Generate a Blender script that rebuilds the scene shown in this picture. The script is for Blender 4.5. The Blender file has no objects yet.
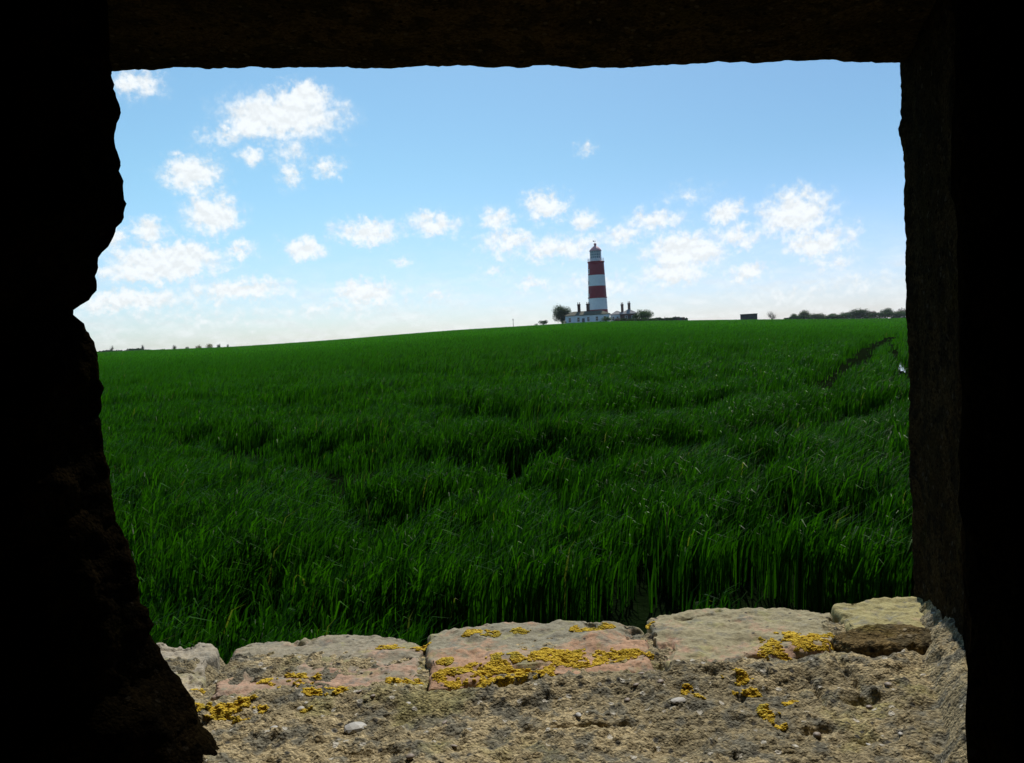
import bpy, bmesh, math, random
import numpy as np
from mathutils import Matrix, Vector, Euler, kdtree

random.seed(7)
rng = np.random.default_rng(7)
R = math.radians
EYE = 1.15

# ------------------------------------------------------------------ camera, sky, sun, exposure
scene = bpy.context.scene
COL = scene.collection
cam_d = bpy.data.cameras.new('camera')
cam = bpy.data.objects.new('camera', cam_d)
COL.objects.link(cam)
cam_d.sensor_width = 36
cam_d.lens = 28.125
cam_d.clip_start = 0.02
cam_d.clip_end = 20000
cam.matrix_world = Matrix.Translation((0, 0, EYE)) @ Matrix.Rotation(R(90 - 3.11), 4, 'X') @ Matrix.Rotation(R(-3.0), 4, 'Z')
scene.camera = cam

SUN_AZ, SUN_EL = 17.0, 48.0          # azimuth to the right of +Y
SKY_STRENGTH = 0.10
scene.view_settings.view_transform = 'Standard'
scene.view_settings.look = 'None'
scene.view_settings.exposure = 0.0
scene.view_settings.gamma = 1.0
scene.view_settings.use_curve_mapping = False

CLOUDS = [(-14.66,15.43,3.46,1.43,1.00),(-13.39,16.51,1.81,0.93,1.00),(-16.62,15.20,1.78,1.15,1.00),(-18.61,14.16,1.49,0.57,0.50),(-20.84,11.73,1.61,1.15,0.95),(-16.98,12.94,0.89,0.57,0.60),(-14.48,13.22,0.97,0.86,0.45),(-12.22,12.19,1.12,0.64,0.60),(-14.45,11.74,0.62,0.79,0.50),(-23.86,17.01,1.44,0.72,0.65),(-19.78,9.21,1.62,1.22,1.00),(-23.65,7.98,1.18,0.72,0.70),(-18.17,6.85,0.88,0.57,0.65),(-13.91,6.90,1.32,0.79,0.85),(-9.56,7.87,2.12,0.79,0.85),(-4.86,8.19,1.78,0.79,0.75),(-22.57,6.25,3.31,1.10,1.1),(-23.81,5.62,2.95,0.8,1.0),(-25.99,7.84,0.77,1.00,0.80),(-18.35,4.19,3.74,0.8,0.75),(-10.02,3.75,2.47,0.9,0.85),(-25.13,3.72,3.89,0.8,0.75),(-4.79,3.31,1.43,0.50,0.45),(-7.25,5.87,0.71,0.36,0.40),(3.13,9.11,1.43,0.93,0.85),(-0.46,8.41,1.15,0.79,0.75),(0.38,6.78,2.15,0.86,0.65),(5.82,7.84,1.00,0.86,0.70),(3.90,6.23,3.93,0.93,0.65),(10.61,7.50,2.11,0.79,0.65),(8.29,6.71,1.70,0.72,0.60),(15.34,7.65,1.17,1.00,0.85),(16.14,6.05,1.65,0.72,0.60),(12.57,5.31,2.66,1.29,0.95),(11.84,4.12,2.10,1.00,0.85),(19.85,7.23,2.16,1.43,1.00),(21.04,5.22,2.00,0.86,0.85),(23.19,5.54,0.79,0.86,0.45),(16.84,3.63,1.51,0.72,0.65),(22.23,3.88,1.33,0.72,0.50),(1.65,3.90,1.43,0.57,0.50),(-0.80,4.74,1.00,0.57,0.45),(6.59,3.41,3.56,1.00,0.45),(23.10,2.31,3.29,1.00,0.35),(6.13,12.81,0.64,0.43,0.45),(13.06,9.12,1.39,0.50,0.30),(19.37,1.91,4.05,0.72,0.35),(-12.50,2.60,8.39,0.72,0.35),(-21.00,2.41,8.02,0.86,0.30),
          (33,7,4,1.6,.8),(-35,9,5,2,.8),(-32,14,3,1.4,.7),(38,12,3,1.2,.7)]

world = bpy.data.worlds.new('World')
scene.world = world
world.use_nodes = True

class NT:
    """short-hand for wiring nodes"""
    def __init__(s, tree):
        s.t = tree; s.n = tree.nodes; s.l = tree.links
    def new(s, typ, **kw):
        n = s.n.new(typ)
        for k, v in kw.items(): setattr(n, k, v)
        return n
    def put(s, sock, v):
        if isinstance(v, bpy.types.NodeSocket): s.l.new(v, sock)
        elif v is not None:
            if isinstance(v, (tuple, list)) and len(v) == 3 and len(getattr(sock, 'default_value', v)) == 4: v = (*v, 1)
            sock.default_value = v
    def math(s, op, a, b=None, c=None, clamp=False):
        n = s.new('ShaderNodeMath', operation=op); n.use_clamp = clamp
        s.put(n.inputs[0], a); s.put(n.inputs[1], b); s.put(n.inputs[2], c)
        return n.outputs[0]
    def vmath(s, op, a, b=None, out=0):
        n = s.new('ShaderNodeVectorMath', operation=op)
        s.put(n.inputs[0], a)
        if b is not None: s.put(n.inputs[1], b)
        return n.outputs[out]
    def ramp(s, v, lo, hi, a=0., b=1., smooth=True):
        n = s.new('ShaderNodeMapRange'); n.interpolation_type = 'SMOOTHSTEP' if smooth else 'LINEAR'
        for i, q in enumerate((v, lo, hi, a, b)): s.put(n.inputs[i], q)
        return n.outputs[0]
    def noise(s, vec, scale, detail=4., rough=.55, dist=0., out=0):
        n = s.new('ShaderNodeTexNoise'); s.put(n.inputs['Vector'], vec)
        n.inputs['Scale'].default_value = scale; n.inputs['Detail'].default_value = detail
        n.inputs['Roughness'].default_value = rough; n.inputs['Distortion'].default_value = dist
        return n.outputs[out]
    def voro(s, vec, scale, feature='F1', out=0, rnd=1.):
        n = s.new('ShaderNodeTexVoronoi', feature=feature); s.put(n.inputs['Vector'], vec)
        n.inputs['Scale'].default_value = scale; n.inputs['Randomness'].default_value = rnd
        return n.outputs[out]
    def mix(s, f, a, b, mode='MIX'):
        n = s.new('ShaderNodeMix', data_type='RGBA', blend_type=mode)
        s.put(n.inputs[0], f); s.put(n.inputs[6], a); s.put(n.inputs[7], b)
        return n.outputs[2]

def build_sky():
    t = world.node_tree
    t.nodes.clear(); N = NT(t)
    out = N.new('ShaderNodeOutputWorld'); bg = N.new('ShaderNodeBackground')
    bg.inputs['Strength'].default_value = SKY_STRENGTH
    N.l.new(bg.outputs[0], out.inputs[0])
    sky = N.new('ShaderNodeTexSky'); sky.sky_type = 'NISHITA'
    sky.sun_disc = False; sky.sun_elevation = R(SUN_EL); sky.sun_rotation = R(SUN_AZ)
    sky.altitude = 10; sky.air_density = 1.0; sky.dust_density = 0.6; sky.ozone_density = 2.5
    co = N.new('ShaderNodeTexCoord').outputs['Generated']
    sp = N.new('ShaderNodeSeparateXYZ'); N.l.new(co, sp.inputs[0])
    az = N.math('MULTIPLY', N.math('ARCTAN2', sp.outputs[0], sp.outputs[1]), 57.2958)
    el = N.math('MULTIPLY', N.math('ARCSINE', sp.outputs[2]), 57.2958)
    cb = N.new('ShaderNodeCombineXYZ'); N.l.new(az, cb.inputs[0]); N.l.new(el, cb.inputs[1])
    p = cb.outputs[0]
    # ragged edges: domain warp in degrees
    w1 = N.noise(p, .55, 5, .6, out=1)
    w2 = N.noise(p, 1.9, 4, .6, out=1)
    warp = N.vmath('ADD', N.vmath('SCALE', N.vmath('SUBTRACT', w1, (.5, .5, .5))), N.vmath('SCALE', N.vmath('SUBTRACT', w2, (.5, .5, .5))))
    for n in t.nodes:
        if n.bl_idname == 'ShaderNodeVectorMath' and n.operation == 'SCALE': n.inputs['Scale'].default_value = 1.6
    q = N.vmath('ADD', p, warp)
    acc = None
    for (a, e, ra, re, w) in CLOUDS:
        d = N.vmath('MULTIPLY', N.vmath('SUBTRACT', q, (a, e, 0)), (1 / (ra * 1.45), 1 / (re * 1.42), 0))
        m = N.math('MULTIPLY', N.math('SUBTRACT', 1.0, N.vmath('LENGTH', d, out=1)), w * 1.15)
        acc = m if acc is None else N.math('MAXIMUM', acc, m)
    fine = N.noise(p, 1.2, 7, .60); fine_up = N.noise(N.vmath('ADD', p, (.05, .32, 0)), 1.2, 7, .55)
    dens = N.math('ADD', acc, N.math('MULTIPLY', N.math('SUBTRACT', fine, .5), 1.15))
    mask = N.math('ADD', N.math('MULTIPLY', N.ramp(dens, .06, .66), .60), N.math('MULTIPLY', N.ramp(dens, -.18, .8), .40))
    # thin veil low in the sky
    veil = N.math('MULTIPLY', N.ramp(el, 8.0, 0.0), N.ramp(N.noise(N.vmath('MULTIPLY', p, (.35, 1, 1)), .9, 6, .6), .35, .75))
    mask = N.math('MAXIMUM', mask, N.math('MULTIPLY', veil, .75))
    mask = N.math('MULTIPLY', mask, .93)
    # cloud body: bright tops, slightly grey bellies
    tone = N.math('ADD', N.ramp(N.math('SUBTRACT', fine, fine_up), -.14, .10, .85, .97), N.ramp(dens, .2, .8, .0, .03))
    cc = N.new('ShaderNodeCombineXYZ')
    CW = 10.6
    N.put(cc.inputs[0], N.math('MULTIPLY', tone, CW * .94)); N.put(cc.inputs[1], N.math('MULTIPLY', tone, CW * .975)); N.put(cc.inputs[2], N.math('MULTIPLY', tone, CW * .985))
    lr = N.ramp(az, -30, 26)                 # sky tint is lifted towards the left
    t0 = N.mix(lr, (1.00, 1.16, 1.42), (.79, .91, 1.26)); t1 = N.mix(lr, (.98, 1.32, 1.30), (.60, .85, .95))
    skyc = N.mix(1.0, sky.outputs[0], N.mix(N.ramp(el, 0, 13), t0, t1), 'MULTIPLY')
    for n_ in t.nodes:
        if n_.bl_idname == 'ShaderNodeMix': n_.clamp_factor = True
    N.l.new(N.mix(mask, skyc, cc.outputs[0]), bg.inputs['Color'])
build_sky()

sun_d = bpy.data.lights.new('sun', 'SUN')
sun_d.energy = 4.0; sun_d.angle = R(.5); sun_d.color = (1.0, .95, .86)
sun = bpy.data.objects.new('sun', sun_d); COL.objects.link(sun)
sdir = Vector((math.sin(R(SUN_AZ)) * math.cos(R(SUN_EL)), math.cos(R(SUN_AZ)) * math.cos(R(SUN_EL)), math.sin(R(SUN_EL))))
sun.rotation_euler = sdir.to_track_quat('Z', 'Y').to_euler()
sun.location = (8, 20, 30)

# ------------------------------------------------------------------ numeric noise
def _hash(ix, iy, iz, seed):
    h = (ix.astype(np.int64) * 374761393 + iy.astype(np.int64) * 668265263 + iz.astype(np.int64) * 2147483647 + seed * 974634777) & 0xffffffff
    h = ((h ^ (h >> 13)) * 1274126177) & 0xffffffff
    h = ((h ^ (h >> 15)) * 2246822519) & 0xffffffff
    return ((h ^ (h >> 16)) & 0xffffff) / float(0xffffff) * 2 - 1
def vnoise(x, y, z, seed=0):
    x, y, z = np.broadcast_arrays(x, y, z)
    ix, iy, iz = np.floor(x), np.floor(y), np.floor(z)
    fx, fy, fz = x - ix, y - iy, z - iz
    ux, uy, uz = (f * f * f * (f * (f * 6 - 15) + 10) for f in (fx, fy, fz))
    r = 0
    for a in (0, 1):
        for b in (0, 1):
            for c in (0, 1):
                r = r + _hash(ix + a, iy + b, iz + c, seed) * (ux if a else 1 - ux) * (uy if b else 1 - uy) * (uz if c else 1 - uz)
    return r
def fbm(x, y, z=0., sc=1., octv=4, seed=0, gain=.5):
    x, y, z = (np.asarray(v, float) for v in (x, y, z))
    r = 0; a = 1.; k = sc
    for o in range(octv):
        r = r + a * vnoise(x * k + 17.3 * o, y * k + 5.1 * o, z * k + 9.7 * o, seed + o); a *= gain; k *= 2.07
    return r

# ------------------------------------------------------------------ object helpers
def tag(o, label=None, cat=None, group=None, kind=None):
    if label: o['label'] = label
    if cat: o['category'] = cat
    if group: o['group'] = group
    if kind: o['kind'] = kind
    return o
def empty(name, loc, label, cat, group=None, rz=0):
    o = bpy.data.objects.new(name, None); COL.objects.link(o)
    o.location = loc; o.rotation_euler = (0, 0, rz); o.empty_display_size = .2
    return tag(o, label, cat, group)
def link_mesh(name, me, mats, parent=None, loc=None):
    o = bpy.data.objects.new(name, me); COL.objects.link(o)
    for m in (mats if isinstance(mats, (list, tuple)) else [mats]): me.materials.append(m)
    if parent is not None: o.parent = parent
    if loc is not None: o.location = loc
    return o
def np_mesh(name, V, F, smooth=False):
    """V (n,3); F (m,k) array of equal-size faces"""
    me = bpy.data.meshes.new(name)
    V = np.ascontiguousarray(V, np.float32); F = np.ascontiguousarray(F, np.int32)
    m, k = F.shape
    me.vertices.add(len(V)); me.vertices.foreach_set('co', V.ravel())
    me.loops.add(m * k); me.loops.foreach_set('vertex_index', F.ravel())
    me.polygons.add(m); me.polygons.foreach_set('loop_start', np.arange(0, m * k, k, dtype=np.int32))
    if smooth: me.polygons.foreach_set('use_smooth', np.ones(m, bool))
    me.update(calc_edges=True); me.validate()
    return me
def py_mesh(name, V, F, smooth=False):
    me = bpy.data.meshes.new(name); me.from_pydata([tuple(map(float, v)) for v in V], [], F); me.update()
    if smooth: me.polygons.foreach_set('use_smooth', [True] * len(me.polygons))
    return me

class MB:
    """collects simple shapes into one mesh"""
    def __init__(s): s.V = []; s.F = []; s.M = []
    def add(s, V, F, mi=0):
        b = len(s.V); s.V += [tuple(map(float, v)) for v in V]; s.F += [tuple(b + i for i in f) for f in F]; s.M += [mi] * len(F)
    def box(s, x0, x1, y0, y1, z0, z1, mi=0, tx=0, ty=0):
        V = [(x0, y0, z0), (x1, y0, z0), (x1, y1, z0), (x0, y1, z0), (x0 + tx, y0 + ty, z1), (x1 - tx, y0 + ty, z1), (x1 - tx, y1 - ty, z1), (x0 + tx, y1 - ty, z1)]
        s.add(V, [(3, 2, 1, 0), (4, 5, 6, 7), (0, 1, 5, 4), (1, 2, 6, 5), (2, 3, 7, 6), (3, 0, 4, 7)], mi); return s
    def lathe(s, prof, n=32, mi=0, c=(0, 0), cap=True, mis=None):
        b = len(s.V)
        for (r, z) in prof:
            for i in range(n):
                a = 2 * math.pi * i / n; s.V.append((c[0] + r * math.cos(a), c[1] + r * math.sin(a), z))
        for j in range(len(prof) - 1):
            for i in range(n):
                k = (i + 1) % n
                s.F.append((b + j * n + i, b + j * n + k, b + (j + 1) * n + k, b + (j + 1) * n + i)); s.M.append(mis[j] if mis else mi)
        if cap:
            s.F.append(tuple(b + i for i in range(n))[::-1]); s.M.append(mis[0] if mis else mi)
            e = b + (len(prof) - 1) * n
            s.F.append(tuple(e + i for i in range(n))); s.M.append(mis[-1] if mis else mi)
        return s
    def tube(s, pts, rad, n=6, mi=0):
        pts = [Vector(p) for p in pts]; b = len(s.V)
        rr = rad if isinstance(rad, (list, tuple)) else [rad] * len(pts)
        for j, p in enumerate(pts):
            d = (pts[min(j + 1, len(pts) - 1)] - pts[max(j - 1, 0)]).normalized()
            u = d.cross(Vector((0, 0, 1)) if abs(d.z) < .9 else Vector((1, 0, 0))).normalized(); v = d.cross(u)
            for i in range(n):
                a = 2 * math.pi * i / n; s.V.append(tuple(p + u * (math.cos(a) * rr[j]) + v * (math.sin(a) * rr[j])))
        for j in range(len(pts) - 1):
            for i in range(n):
                k = (i + 1) % n; s.F.append((b + j * n + i, b + (j + 1) * n + i, b + (j + 1) * n + k, b + j * n + k)); s.M.append(mi)
        s.F.append(tuple(b + i for i in range(n))); s.M.append(mi)
        e = b + (len(pts) - 1) * n; s.F.append(tuple(e + i for i in range(n))[::-1]); s.M.append(mi)
        return s
    def build(s, name, mats, parent=None, loc=None, smooth=False):
        me = py_mesh(name, s.V, s.F, smooth)
        o = link_mesh(name, me, mats, parent, loc)
        me.polygons.foreach_set('material_index', s.M)
        return o

# ------------------------------------------------------------------ materials
def mat(name, rough=.8, spec=.3):
    m = bpy.data.materials.new(name); m.use_nodes = True
    N = NT(m.node_tree); b = N.n['Principled BSDF']
    b.inputs['Roughness'].default_value = rough; b.inputs['Specular IOR Level'].default_value = spec
    return m, N, b
def plain(name, c, rough=.7, var=.12, scale=3., spec=.3, bump=0.):
    m, N, b = mat(name, rough, spec)
    co = N.new('ShaderNodeTexCoord').outputs['Object']
    n = N.noise(co, scale, 6, .6)
    N.put(b.inputs['Base Color'], N.mix(N.ramp(n, .3, .7), tuple(v * (1 - var) for v in c), tuple(min(1, v * (1 + var)) for v in c)))
    if bump:
        bp = N.new('ShaderNodeBump'); bp.inputs['Strength'].default_value = bump; bp.inputs['Distance'].default_value = .02
        N.put(bp.inputs['Height'], N.noise(co, scale * 6, 5, .6)); N.put(b.inputs['Normal'], bp.outputs[0])
    return m

def mortar_mat(name, dark=1.):
    m, N, b = mat(name, .95, .12 if dark == 1. else 0.)
    co = N.new('ShaderNodeTexCoord').outputs['Object']
    warm, cool, grey = (.39, .31, .175), (.25, .205, .12), (.155, .145, .11)
    big = N.noise(co, 9, 5, .6); mid = N.noise(co, 42, 5, .65); fine = N.noise(co, 330, 4, .7)
    c = N.mix(N.ramp(big, .42, .58), cool, warm)
    c = N.mix(N.math('MULTIPLY', N.ramp(mid, .47, .60), .9), c, grey)
    c = N.mix(N.math('MULTIPLY', N.ramp(N.noise(N.vmath('ADD', co, (5, 2, 1)), 16, 4, .6), .55, .7), .5), c, (.30, .27, .09))     # algae yellow-green
    # sand and grit: darker and paler grains
    vd = N.voro(co, 420, out=1); s1 = N.new('ShaderNodeSeparateColor'); N.l.new(vd, s1.inputs[0])
    g = N.ramp(s1.outputs[0], 0, 1, .55, 1.35, False)
    c = N.mix(1.0, c, g, 'MULTIPLY')
    v2 = N.voro(co, 150, out=1); s2 = N.new('ShaderNodeSeparateColor'); N.l.new(v2, s2.inputs[0])
    vdist = N.voro(co, 150)
    dot = N.math('MULTIPLY', N.math('GREATER_THAN', s2.outputs[0], .90), N.ramp(vdist, .42, .30))
    c = N.mix(dot, c, (.50, .46, .38))
    dk = N.math('MULTIPLY', N.math('LESS_THAN', s2.outputs[1], .10), N.ramp(vdist, .5, .2))
    c = N.mix(dk, c, (.06, .055, .045))
    c = N.mix(1.0, c, N.ramp(fine, .3, .7, .7, 1.25, False), 'MULTIPLY')
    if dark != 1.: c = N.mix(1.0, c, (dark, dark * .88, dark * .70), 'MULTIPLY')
    N.put(b.inputs['Base Color'], c)
    h = N.math('ADD', N.math('MULTIPLY', N.voro(co, 420), -.6), N.math('ADD', N.math('MULTIPLY', fine, .7), N.math('MULTIPLY', N.noise(co, 110, 4, .6), 1.6)))
    bp = N.new('ShaderNodeBump'); bp.inputs['Strength'].default_value = .75 if dark > .2 else .4; bp.inputs['Distance'].default_value = .0032
    N.put(bp.inputs['Height'], h); N.put(b.inputs['Normal'], bp.outputs[0])
    return m
def brick_mat(name, face, crust, mixlo=.4, mixhi=.6, shift=0., yb=.735):
    m, N, b = mat(name, .9, .2)
    co = N.vmath('ADD', N.new('ShaderNodeTexCoord').outputs['Object'], (shift, shift * .7, 0))
    raw = N.new('ShaderNodeTexCoord').outputs['Object']
    sp = N.new('ShaderNodeSeparateXYZ'); N.l.new(raw, sp.inputs[0])
    big = N.math('ADD', N.math('ADD', N.noise(co, 17, 6, .7), N.math('MULTIPLY', N.math('SUBTRACT', N.noise(co, 85, 6, .7), .5), .55)), N.ramp(sp.outputs[1], yb - .06, yb + .06, -.10, .10))
    c = N.mix(N.ramp(big, mixlo, mixhi), face, crust)
    c = N.mix(N.math('MULTIPLY', N.ramp(N.noise(co, 60, 5, .65), .52, .7), .7), c, (.17, .17, .15))
    c = N.mix(N.math('MULTIPLY', N.ramp(N.noise(N.vmath('ADD', co, (3, 1, 0)), 34, 4, .6), .56, .68), .6), c, (.36, .33, .14))
    c = N.mix(1.0, c, N.ramp(N.noise(co, 260, 5, .7), .3, .7, .66, 1.3, False), 'MULTIPLY')
    v2 = N.voro(co, 190, out=1); s2 = N.new('ShaderNodeSeparateColor'); N.l.new(v2, s2.inputs[0])
    c = N.mix(N.math('MULTIPLY', N.math('LESS_THAN', s2.outputs[1], .035), N.ramp(N.voro(co, 190), .45, .2)), c, (.07, .06, .05))
    N.put(b.inputs['Base Color'], c)
    bp = N.new('ShaderNodeBump'); bp.inputs['Strength'].default_value = .8; bp.inputs['Distance'].default_value = .0018
    N.put(bp.inputs['Height'], N.math('ADD', N.noise(co, 130, 6, .7), N.math('MULTIPLY', N.noise(co, 480, 3, .7), .5))); N.put(b.inputs['Normal'], bp.outputs[0])
    return m

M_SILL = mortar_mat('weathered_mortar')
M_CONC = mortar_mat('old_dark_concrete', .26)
M_JAMB = mortar_mat('shade_black_concrete', .02)  # near-black copy of the mortar, deep shade put into its colour
M_JAMB2 = mortar_mat('shade_dark_concrete', .10)  # darker mortar copy; shade on the right jamb is in its colour
M_ROOM = plain('dark_room_concrete', (.035, .03, .025), .95, .2, 6, .1, .3)  # interior gloom set in the base colour to cut bounce light
M_B = [brick_mat('cream_brick', (.48, .40, .26), (.38, .33, .25), .4, .6, 3.),
       brick_mat('pink_brick', (.44, .28, .19), (.31, .27, .19), .40, .60, 0.),
       brick_mat('pink_lichened_brick', (.45, .27, .165), (.29, .26, .18), .42, .62, 7.),
       brick_mat('grey_green_brick', (.42, .26, .17), (.33, .285, .17), .36, .54, 11.),
       brick_mat('yellow_green_brick', (.40, .25, .19), (.36, .31, .14), .27, .48, 15.)]
M_PEB = plain('pale_flint', (.45, .42, .37), .6, .2, 60, .3)
M_PEB2 = plain('brown_pebble', (.26, .20, .15), .6, .3, 60, .4)

def lichen_mat():
    m, N, b = mat('yellow_lichen', .9, .1)
    geo = N.new('ShaderNodeNewGeometry'); co = N.new('ShaderNodeTexCoord').outputs['Object']
    c = N.mix(geo.outputs['Random Per Island'], (.42, .26, .015), (.74, .52, .055))
    c = N.mix(N.math('MULTIPLY', N.ramp(N.noise(co, 40, 3), .5, .7), .6), c, (.36, .31, .05))
    N.put(b.inputs['Base Color'], c)
    return m
M_LICHEN = lichen_mat()

def wheat_mat():
    m, N, b = mat('wheat_leaf', .47, .07)
    geo = N.new('ShaderNodeNewGeometry'); rnd = geo.outputs['Random Per Island']
    co = geo.outputs['Position']
    c = N.mix(rnd, (.007, .030, .0006), (.044, .132, .0028))
    c = N.mix(N.math('MULTIPLY', N.ramp(N.noise(N.vmath('MULTIPLY', co, (1, .35, 1)), .05, 4, .6), .35, .65), .45), c, (.024, .090, .002))
    c = N.mix(1.0, c, N.ramp(N.vmath('LENGTH', co, out=1), 5, 90, .92, 2.0, False), 'MULTIPLY')      # painted-in light: leaf colour brightens with distance, as if better lit
    c = N.mix(N.math('GREATER_THAN', rnd, .996), c, (.12, .12, .03))
    N.put(b.inputs['Base Color'], c)
    tr = N.new('ShaderNodeBsdfTranslucent'); N.put(tr.inputs['Color'], N.mix(1.0, c, (1.3, 1.9, .5), 'MULTIPLY'))
    mx = N.new('ShaderNodeMixShader'); mx.inputs[0].default_value = .34
    N.l.new(b.outputs[0], mx.inputs[1]); N.l.new(tr.outputs[0], mx.inputs[2])
    N.l.new(mx.outputs[0], N.n['Material Output'].inputs[0])
    return m
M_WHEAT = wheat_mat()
def field_mat():
    m, N, b = mat('field_soil', 1.0, .0)
    co = N.new('ShaderNodeTexCoord').outputs['Object']
    n = N.noise(co, 3.0, 6, .6)
    c = N.mix(N.ramp(n, .35, .65), (.003, .006, .002), (.007, .012, .004))
    far = N.noise(co, .01, 4, .5)
    c = N.mix(N.math('MULTIPLY', N.ramp(far, .4, .6), .5), c, (.008, .022, .004))
    N.put(b.inputs['Base Color'], c)
    bp = N.new('ShaderNodeBump'); bp.inputs['Distance'].default_value = .05; N.put(bp.inputs['Height'], N.noise(co, 9, 5)); N.put(b.inputs['Normal'], bp.outputs[0])
    return m
M_FIELD = field_mat()

def leaf_mat(name, c0, c1, trans=.35):
    m, N, b = mat(name, .6, .2)
    geo = N.new('ShaderNodeNewGeometry')
    c = N.mix(geo.outputs['Random Per Island'], c0, c1)
    N.put(b.inputs['Base Color'], c)
    tr = N.new('ShaderNodeBsdfTranslucent'); N.put(tr.inputs['Color'], c)
    mx = N.new('ShaderNodeMixShader'); mx.inputs[0].default_value = trans
    N.l.new(b.outputs[0], mx.inputs[1]); N.l.new(tr.outputs[0], mx.inputs[2]); N.l.new(mx.outputs[0], N.n['Material Output'].inputs[0])
    return m
L_DARK = leaf_mat('dark_foliage', (.022, .058, .012), (.055, .12, .022))
L_MID = leaf_mat('green_foliage', (.04, .095, .02), (.09, .17, .035))
L_PALE = leaf_mat('pale_foliage', (.07, .11, .035), (.14, .17, .07))
L_BROWN = leaf_mat('budding_foliage', (.09, .07, .05), (.16, .125, .08))
L_YELL = leaf_mat('yellow_blossom', (.12, .11, .03), (.34, .30, .07))
M_BARK = plain('bark', (.06, .05, .04), .9, .25, 4)

M_WHITE = plain('white_paint', (.88, .88, .86), .55, .04, 1.2)
M_RED = plain('red_paint', (.31, .018, .032), .5, .12, 1.2)
M_PINK = plain('faded_red_roof_paint', (.70, .34, .34), .45, .1, 2)
M_RENDER = plain('white_render', (.86, .87, .88), .8, .06, 1.)
M_SLATE = plain('slate_roof', (.15, .14, .10), .9, .2, 2.5, .08)
M_PALESLATE = plain('pale_slate', (.26, .25, .25), .85, .15, 2.5, .1)
M_BRICK = plain('dark_brick', (.13, .06, .045), .9, .25, 3)
M_BRICK2 = plain('brown_brick', (.22, .12, .085), .9, .25, 3)
M_POT = plain('clay_pot', (.30, .13, .08), .8, .1, 3)
M_BLOCK = plain('blockhouse_concrete', (.085, .07, .06), .9, .25, 1.5)
M_BLOCK2 = plain('blockhouse_brick_end', (.20, .13, .09), .9, .25, 1.5)
M_METAL = plain('dark_metal', (.05, .05, .055), .4, .1, 4, .5)
M_RAIL = plain('white_railing_paint', (.7, .7, .7), .5, .05, 4)
M_WOOD = plain('grey_post_wood', (.14, .12, .10), .9, .2, 3)
def glass_mat(name='window_glass', c=(.03, .04, .05)):
    m, N, b = mat(name, .08, .6); b.inputs['Base Color'].default_value = (*c, 1); return m
M_GLASS = glass_mat()
M_LANT = glass_mat('lantern_glass', (.16, .24, .26))
m_, N_, b_ = mat('puddle_water', .03, .5); b_.inputs['Base Color'].default_value = (.05, .05, .04, 1); M_WATER = m_

# ------------------------------------------------------------------ terrain
AZT = [-180, -60, -40, -27.4, -23.3, -19.2, -14.7, -11.9, -7.8, -4.2, -.65, 2.2, 6.5, 12, 16.7, 26, 40, 60, 180]
AA = [1.2, 2.213, 2.925, 3.161, 3.02, 2.784, 3.114, 3.443, 4.099, 4.567, 4.707, 4.8, 4.94, 3.818, 2.878, 0.595, .4, .8, 1.2]
D0 = 265.
_azf = np.arange(-180, 180.01, .5); _af = np.interp(_azf, AZT, AA)
_k = np.hanning(11); _k /= _k.sum(); _afs = np.convolve(np.pad(_af, 5, mode='edge'), _k, 'valid')
def terr(x, y):
    x = np.asarray(x, float); y = np.asarray(y, float)
    t = np.hypot(x, y) / D0
    u = np.clip((t - 1.25) / 1.75, 0, 1)
    s = np.where(t < .8, t, np.where(t < 1.25, 1.025 - (1.25 - t) ** 2 / .9, 1.025 - .825 * u * u * (3 - 2 * u)))
    return np.interp(np.degrees(np.arctan2(x, y)), _azf, _afs) * s
def T(x, y): return float(terr(x, y))
def at(az, d): return d * math.sin(R(az)), d * math.cos(R(az))

TR = {'a': ([(20, 42), (16.2, 34.5), (13.17, 28.81), (11.87, 26.64), (8.89, 20.43), (6.88, 16.17), (5.82, 14.2), (5.1, 12.91), (4.19, 11.24), (3.57, 10.26), (2.78, 9.75)], .42, 1.0),
      'aa': ([(2.78, 9.75), (2.18, 9.29), (1.31, 8.26), (0.45, 7.81), (-.8, 8.6)], .42, .95),
      'b': ([(24, 46), (18, 36), (13.72, 28.69), (9.71, 20.31), (7.45, 15.2), (5.8, 11.4), (3.9, 6.9), (2.4, 3.9)], .24, 1.0),
      'c': ([(3.82, 8.78), (3.1, 7.8), (2.52, 7.03), (1.84, 6.22), (1.37, 5.89), (0.85, 5.46), (0.29, 5.38), (-0.42, 5.45), (-1.19, 5.98), (-1.97, 6.69), (-3.4, 8.2)], .44, .92),
      'd': ([(-4.96, 21.93), (-2.51, 18.07), (-0.77, 14.92), (0.92, 15.1), (2.8, 17.37), (4.33, 17.9), (7, 24)], .55, .8),
      'e': ([(-4, 12.5), (-1.64, 9.83), (-0.74, 9.35), (0.26, 7.74)], .42, .85)}
HOLES = [(1.25, 3.4, .26, .5), (-.55, 3.9, .3, .6), (-1.23, 5.23, .4, .5), (.2, 3.86, .22, .6), (-.1, 4.6, .3, .5), (2.05, 4.2, .25, .7), (1.38, 4.5, .2, .6), (8.45, 17.3, .22, 1), (8.1, 16.5, .22, 1), (8.8, 18.1, .22, 1), (-.1, 2.6, .15, .5)]
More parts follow.
